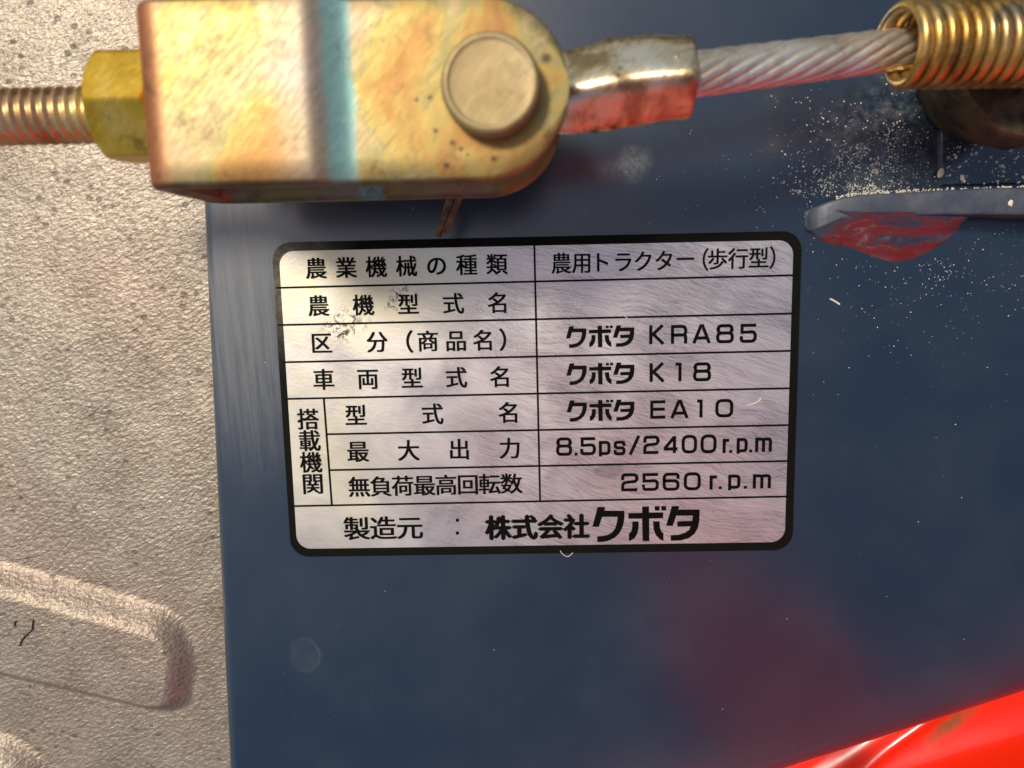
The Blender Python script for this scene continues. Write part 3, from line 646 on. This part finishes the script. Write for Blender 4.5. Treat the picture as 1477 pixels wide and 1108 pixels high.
# ================================================================== nut and rod
na, nb = U(140, 155, 3.3), U(217, 155, 3.3); ry = U(180, 157, 3.0).y; RZ = 2.98
AF = (U(180, 76, 3.3).y-U(180, 238, 3.3).y)/2
def hexr(a, af): a = (a+pi/6) % (pi/3)-pi/6; return af/cos(a)
V = []; nx_, seg = 26, 120
x0n, x1n = na.x, nb.x+.12; W = x1n-x0n
cor = AF/cos(pi/6)/cos(0)  # corner radius
for i in range(nx_):
    x = W*i/(nx_-1); e = min(x, W-x)
    for k in range(seg):
        a = 2*pi*k/seg; rr = min(hexr(a+pi/6+radians(1), AF*.94), AF*.94*1.02+e*1.5)
        V.append((x0n+x, ry+rr*sin(a), RZ+rr*cos(a)))
nt_ = thing('hex_nut', 'yellow zinc hexagonal lock nut against the left end of the clevis yoke', 'nut', (x0n, ry, RZ))
obj('nut_body', V, [q for q in grid_faces(nx_, seg, cv=True)]+[tuple(range(seg-1, -1, -1)), tuple(range((nx_-1)*seg, nx_*seg))], M_nut, nt_, True, angle=22)
rr0 = (U(60, 123, 3.2).y-U(60, 209, 3.2).y)/2; pitch = U(60, 160, 3.2).x-U(44, 160, 3.2).x
V = []; xs_ = []; x = U(-60, 160, 3).x
yr = U(70, 167, 3.0).y
while x < x1n+.5: xs_.append(x); x += pitch/10
seg = 48
for x in xs_:
    for k in range(seg):
        a = 2*pi*k/seg; ph_ = (x/pitch+k/seg) % 1; h = abs(ph_*2-1); h = min(1, max(0, (h-.08)/.84)); h = h*h*(3-2*h)*.5+h*.5
        q = rr0*(1-.15*(1-h)); V.append((x, yr+q*sin(a), RZ+q*cos(a)))
rd = thing('threaded_rod', 'zinc plated threaded rod running off the left edge above the cast cover', 'threaded rod', (xs_[0], yr, RZ))
obj('thread', V, grid_faces(len(xs_), seg, cv=True)+[tuple(range(seg-1, -1, -1)), tuple(range((len(xs_)-1)*seg, len(xs_)*seg))], M_rod, rd, True)

# ================================================================== cable, ferrule and spring
zc0, zc1 = 3.15, 2.35
fa, fb = U(770, 128, 2.9), U(998, 108, zc0)
ax = (U(1250, 77, zc1)-fb); ax.normalize()
ew = thing('cable_end_fitting', 'crimped metal cable end with pale top and orange lit underside, right of the clevis yoke', 'cable fitting', fb)
V = []; secs_ = []
pts = [(770, 138, .46, .30, 2.9), (800, 135, .50, .38, 2.92), (825, 133, .52, .42, 2.95), (850, 129, .535, .45, 2.97), (872, 124, .56, .46, 3.0), (900, 120, .55, .46, 3.02), (935, 116, .54, .47, 3.05), (965, 114, .515, .47, 3.08), (985, 113, .51, .47, 3.1), (996, 112, .50, .46, 3.1), (999, 112, .46, .42, 3.1)]
for px_, py_, hy, hz, zz in cr(pts, 4):
    c = U(px_, py_, zz); ring = []
    for k in range(40):
        a = 2*pi*k/40; ca, sa = cos(a), sin(a); sq = 7
        q = (abs(ca)**sq+abs(sa)**sq)**(-1/sq); y, z = q*ca*.78, q*sa*.78; rt = radians(-38)
        V.append((c.x, c.y+(y*cos(rt)-z*sin(rt))*hy, c.z+(y*sin(rt)+z*cos(rt))*hz))
    secs_.append(c)
nS = len(secs_)
obj('crimp_sleeve', V, [tuple(reversed(q)) for q in grid_faces(nS, 40, cv=True)]+[tuple(range(40)), tuple(range(nS*40-1, (nS-1)*40-1, -1))], M_ferrule, ew, True, angle=50)
# eye tongue round the pin, between the leaves
tg = rrect(ph.x-.7, ph.y-.62, U(800, 125, 2.9).x, ph.y+.62, .6, 3.05); n = len(tg)
V = list(tg)+[Vector((p.x, p.y, 2.75)) for p in tg]
obj('eye_tongue', V, [tuple(range(n)), tuple(range(2*n-1, n-1, -1))]+[((k+1) % n, k, k+n, (k+1) % n+n) for k in range(n)], M_ferrule, ew, True, angle=40)
wr = thing('wire_rope', 'twisted silver steel wire rope running from the crimped fitting into the spring', 'wire rope', fb)
Lr = 6.2; r0 = .205; wr_ = .078; up_ = Vector((0, 0, 1)); s0 = ax.cross(up_).normalized(); u0 = s0.cross(ax)
st = fb-ax*.3
for k in range(11):
    path = []
    for i in range(71):
        t = i/70; a = 2*pi*k/11+2*pi*t*Lr/4.1
        path.append(st+ax*(t*Lr)+(s0*cos(a)+u0*sin(a))*(r0))
    obj('strand', *tube(path, wr_, 10), M_wire, wr, True)
obj('core', *tube([st+ax*(Lr*i/8) for i in range(9)], .17, 12), M_wire, wr, True)
# spring
sa_, sb_ = U(1296, 66, 2.55), U(1500, 63, 2.35)
sd = (sb_-sa_).normalized(); ss = sd.cross(up_).normalized(); su = ss.cross(sd)
RS = (U(1300, 0, 2.6).y-U(1300, 134, 2.6).y)/2-.10; SP = (U(1340, 66, 2.6+RS)-U(1320, 66, 2.6+RS)).length
path = []; turns = 15; nper = 40
for i in range(turns*nper+1):
    a = 2*pi*i/nper; path.append(sa_+sd*(SP*1.03*i/nper)+(ss*cos(-a+4.1)+su*sin(-a+4.1))*RS)
sg = thing('coil_spring', 'close wound golden zinc tension spring at the top right corner', 'spring', sa_)
obj('coil', *tube(path, SP*.455, 14), M_spring, sg, True, angle=60)
# bracket behind the spring
bk = thing('spring_bracket', 'dark greasy bracket below the spring at the right edge', 'bracket', U(1470, 150, .3))
q = [U(x, y, 1.9) for x, y in ((1380, 60), (1412, 128), (1428, 148), (1446, 168), (1462, 186), (1520, 200), (1620, 120), (1600, 40))]
n = len(q); cen = sum(q, Vector())/n; V = []
for s_, z in ((.90, 1.55), (.97, 1.5), (1, 1.38), (1, .9), (.97, .75), (.7, .4), (.65, .05)):
    V += [Vector((cen.x+(p.x-cen.x)*s_, cen.y+(p.y-cen.y)*s_, z)) for p in q]
obj('bracket_body', V, [tuple(reversed(f)) for f in grid_faces(7, n, cv=True)]+[tuple(range(n-1, -1, -1))] , M_dark, bk, True, angle=40)

# ================================================================== grit and fibres
rnd = random.Random(11)
def grain(V, Fs, c, r, el=1.0, rot=0.0):
    o = len(V)
    ring = []
    for k in range(5):
        a = 2*pi*k/5+rot; q = r*rnd.uniform(.7, 1.25); ring.append((q*cos(a)*el, q*sin(a)))
    ca, sa = cos(rot), sin(rot)
    for x, y in ring: V.append((c[0]+x*ca-y*sa, c[1]+x*sa+y*ca, c[2]))
    for x, y in ring: V.append((c[0]+(x*ca-y*sa)*.6, c[1]+(x*sa+y*ca)*.6, c[2]+r*rnd.uniform(.5, .9)))
    for k in range(5): Fs.append((o+k, o+(k+1) % 5, o+5+(k+1) % 5, o+5+k))
    Fs.append(tuple(o+5+k for k in range(5)))
V, Fs = [], []
def scatter(n, fx_, fy_, r0, r1, z=0.0, el=(1, 1.6), clip=None):
    for _ in range(n):
        x, y = fx_(), fy_()
        if not (300 < x < 1530 and -40 < y < 1150): continue
        if y > 996-(x-1477)*.325-25 and x > 1000: continue
        if 385 < x < 1163 and 330 < y < 806 and z < .01: continue
        if x < 345 and z < .01 and y < 9e9 and x < 318+(y-300)*.047+8: continue
        if clip and not clip(x, y): continue
        if rnd.random() > .12+1.9*max(0, noise.noise(Vector((x*.045, y*.045, r0*300)))+.30)**1.3: continue
        p = U(x, y, z); zz = .07 if (x > 1360 and y < 266 and z < .05) else z
        r = r0*(r1/r0)**(rnd.random()**2.2); grain(V, Fs, (p.x, p.y, zz-.003), r, rnd.uniform(*el), rnd.uniform(0, 6.28))
g = rnd.gauss
scatter(2600, lambda: g(1255, 42), lambda: g(232, 42), .0045, .016, clip=lambda x, y: x < 1357 and y < 283)
scatter(1200, lambda: g(1235, 50), lambda: 288-abs(g(0, 24)), .006, .020, clip=lambda x, y: x < 1350 and y < 285-(x-1200)*.03)
scatter(260, lambda: g(1190, 60), lambda: g(240, 75), .006, .014, clip=lambda x, y: x < 1357)
scatter(520, lambda: rnd.uniform(1360, 1500), lambda: rnd.uniform(120, 266), .008, .026, el=(1, 1.5))
scatter(45, lambda: rnd.uniform(1362, 1500), lambda: rnd.uniform(130, 262), .03, .05, el=(1, 1.4))
scatter(800, lambda: g(1345, 75), lambda: 330+abs(g(0, 65)), .005, .013, clip=lambda x, y: y > 318 and ((x-1285)/118)**2+((y-312)/72)**2 > 1)
scatter(200, lambda: rnd.uniform(1165, 1500), lambda: 320+abs(g(0, 130)), .005, .013, clip=lambda x, y: y > 318 and ((x-1285)/118)**2+((y-312)/72)**2 > 1)
scatter(260, lambda: rnd.uniform(320, 1500), lambda: rnd.uniform(280, 1090), .004, .012)
scatter(90, lambda: rnd.uniform(820, 1180), lambda: rnd.uniform(130, 335), .005, .010)
scatter(110, lambda: rnd.uniform(430, 1140), lambda: rnd.uniform(360, 790), .004, .008, z=ZP+.002)
def bar_top(n):
    for _ in range(n):
        x = rnd.uniform(1205, 1500); t = (x-1212)/265; z = .30+.30*max(0, t)-.02; p = U(x, 285-15*min(1, max(0, t))**.5+rnd.uniform(-2, 2), z)
        grain(V, Fs, (p.x, p.y, p.z+rnd.uniform(-.03, 0)), rnd.uniform(.008, .018), 1.2, rnd.uniform(0, 6))
bar_top(260)
o = obj('grit', V, Fs, M_dust, None, False, loc=(10, 6, 0)); o['kind'] = 'stuff'; o['label'] = 'fine pale grit and dust scattered over the navy panel'
def chip(px, py, z, rx, ry, rz, rot, mat, label, seed):
    o = lump('paint_chip', px, py, z, rx, ry, rz, rot, mat, None, seed)
    c = Vector(U(px, py, z)); o.data.transform(Matrix.Translation(-c)); o.location = c; return tag(o, label, 'paint chip', 'pale chips on the panel')
chip(1437, 191, .09, .085, .125, .03, .15, M_chip, 'largest oval cream paint chip, right of the dusty patch near the right edge', 1)
chip(1357, 250, .09, .05, .085, .02, -.3, M_chip, 'grey oval chip at the corner where the overlapping plate meets the bar', 2)
chip(1382, 197, .09, .035, .065, .02, 0, M_chip, 'small oval cream chip left of the largest chip', 5)
chip(1458, 293, .62, .045, .06, .02, 0, M_chip, 'tan speck stuck on the front of the welded bar', 4)
def fibre(pts, r, label, z=.012, mat=None):
    p = [U(x, y, z) for x, y in pts]; c = p[0].copy()
    o = obj('lint_fibre', *tube(cr([tuple(q) for q in p], 4), r, 6), mat or M_dust, None, True, loc=c); return tag(o, label, 'fibre', 'fibres and lint on the panel')
fibre([(1197, 431), (1203, 434), (1211, 439)], .017, 'short pale straw fibre on the navy panel right of the nameplate')
fibre([(808, 794), (811, 799), (818, 803), (824, 800), (826, 797)], .006, 'curled white lint hair on the bottom border of the nameplate', .022)
fibre([(1077, 585), (1086, 583), (1094, 579), (1098, 575)], .006, 'thin pale hair on the nameplate after the EA10 line', .025)
fibre([(891, 449), (898, 454), (905, 459)], .006, 'fine pale hair in the empty row of the nameplate', .025)
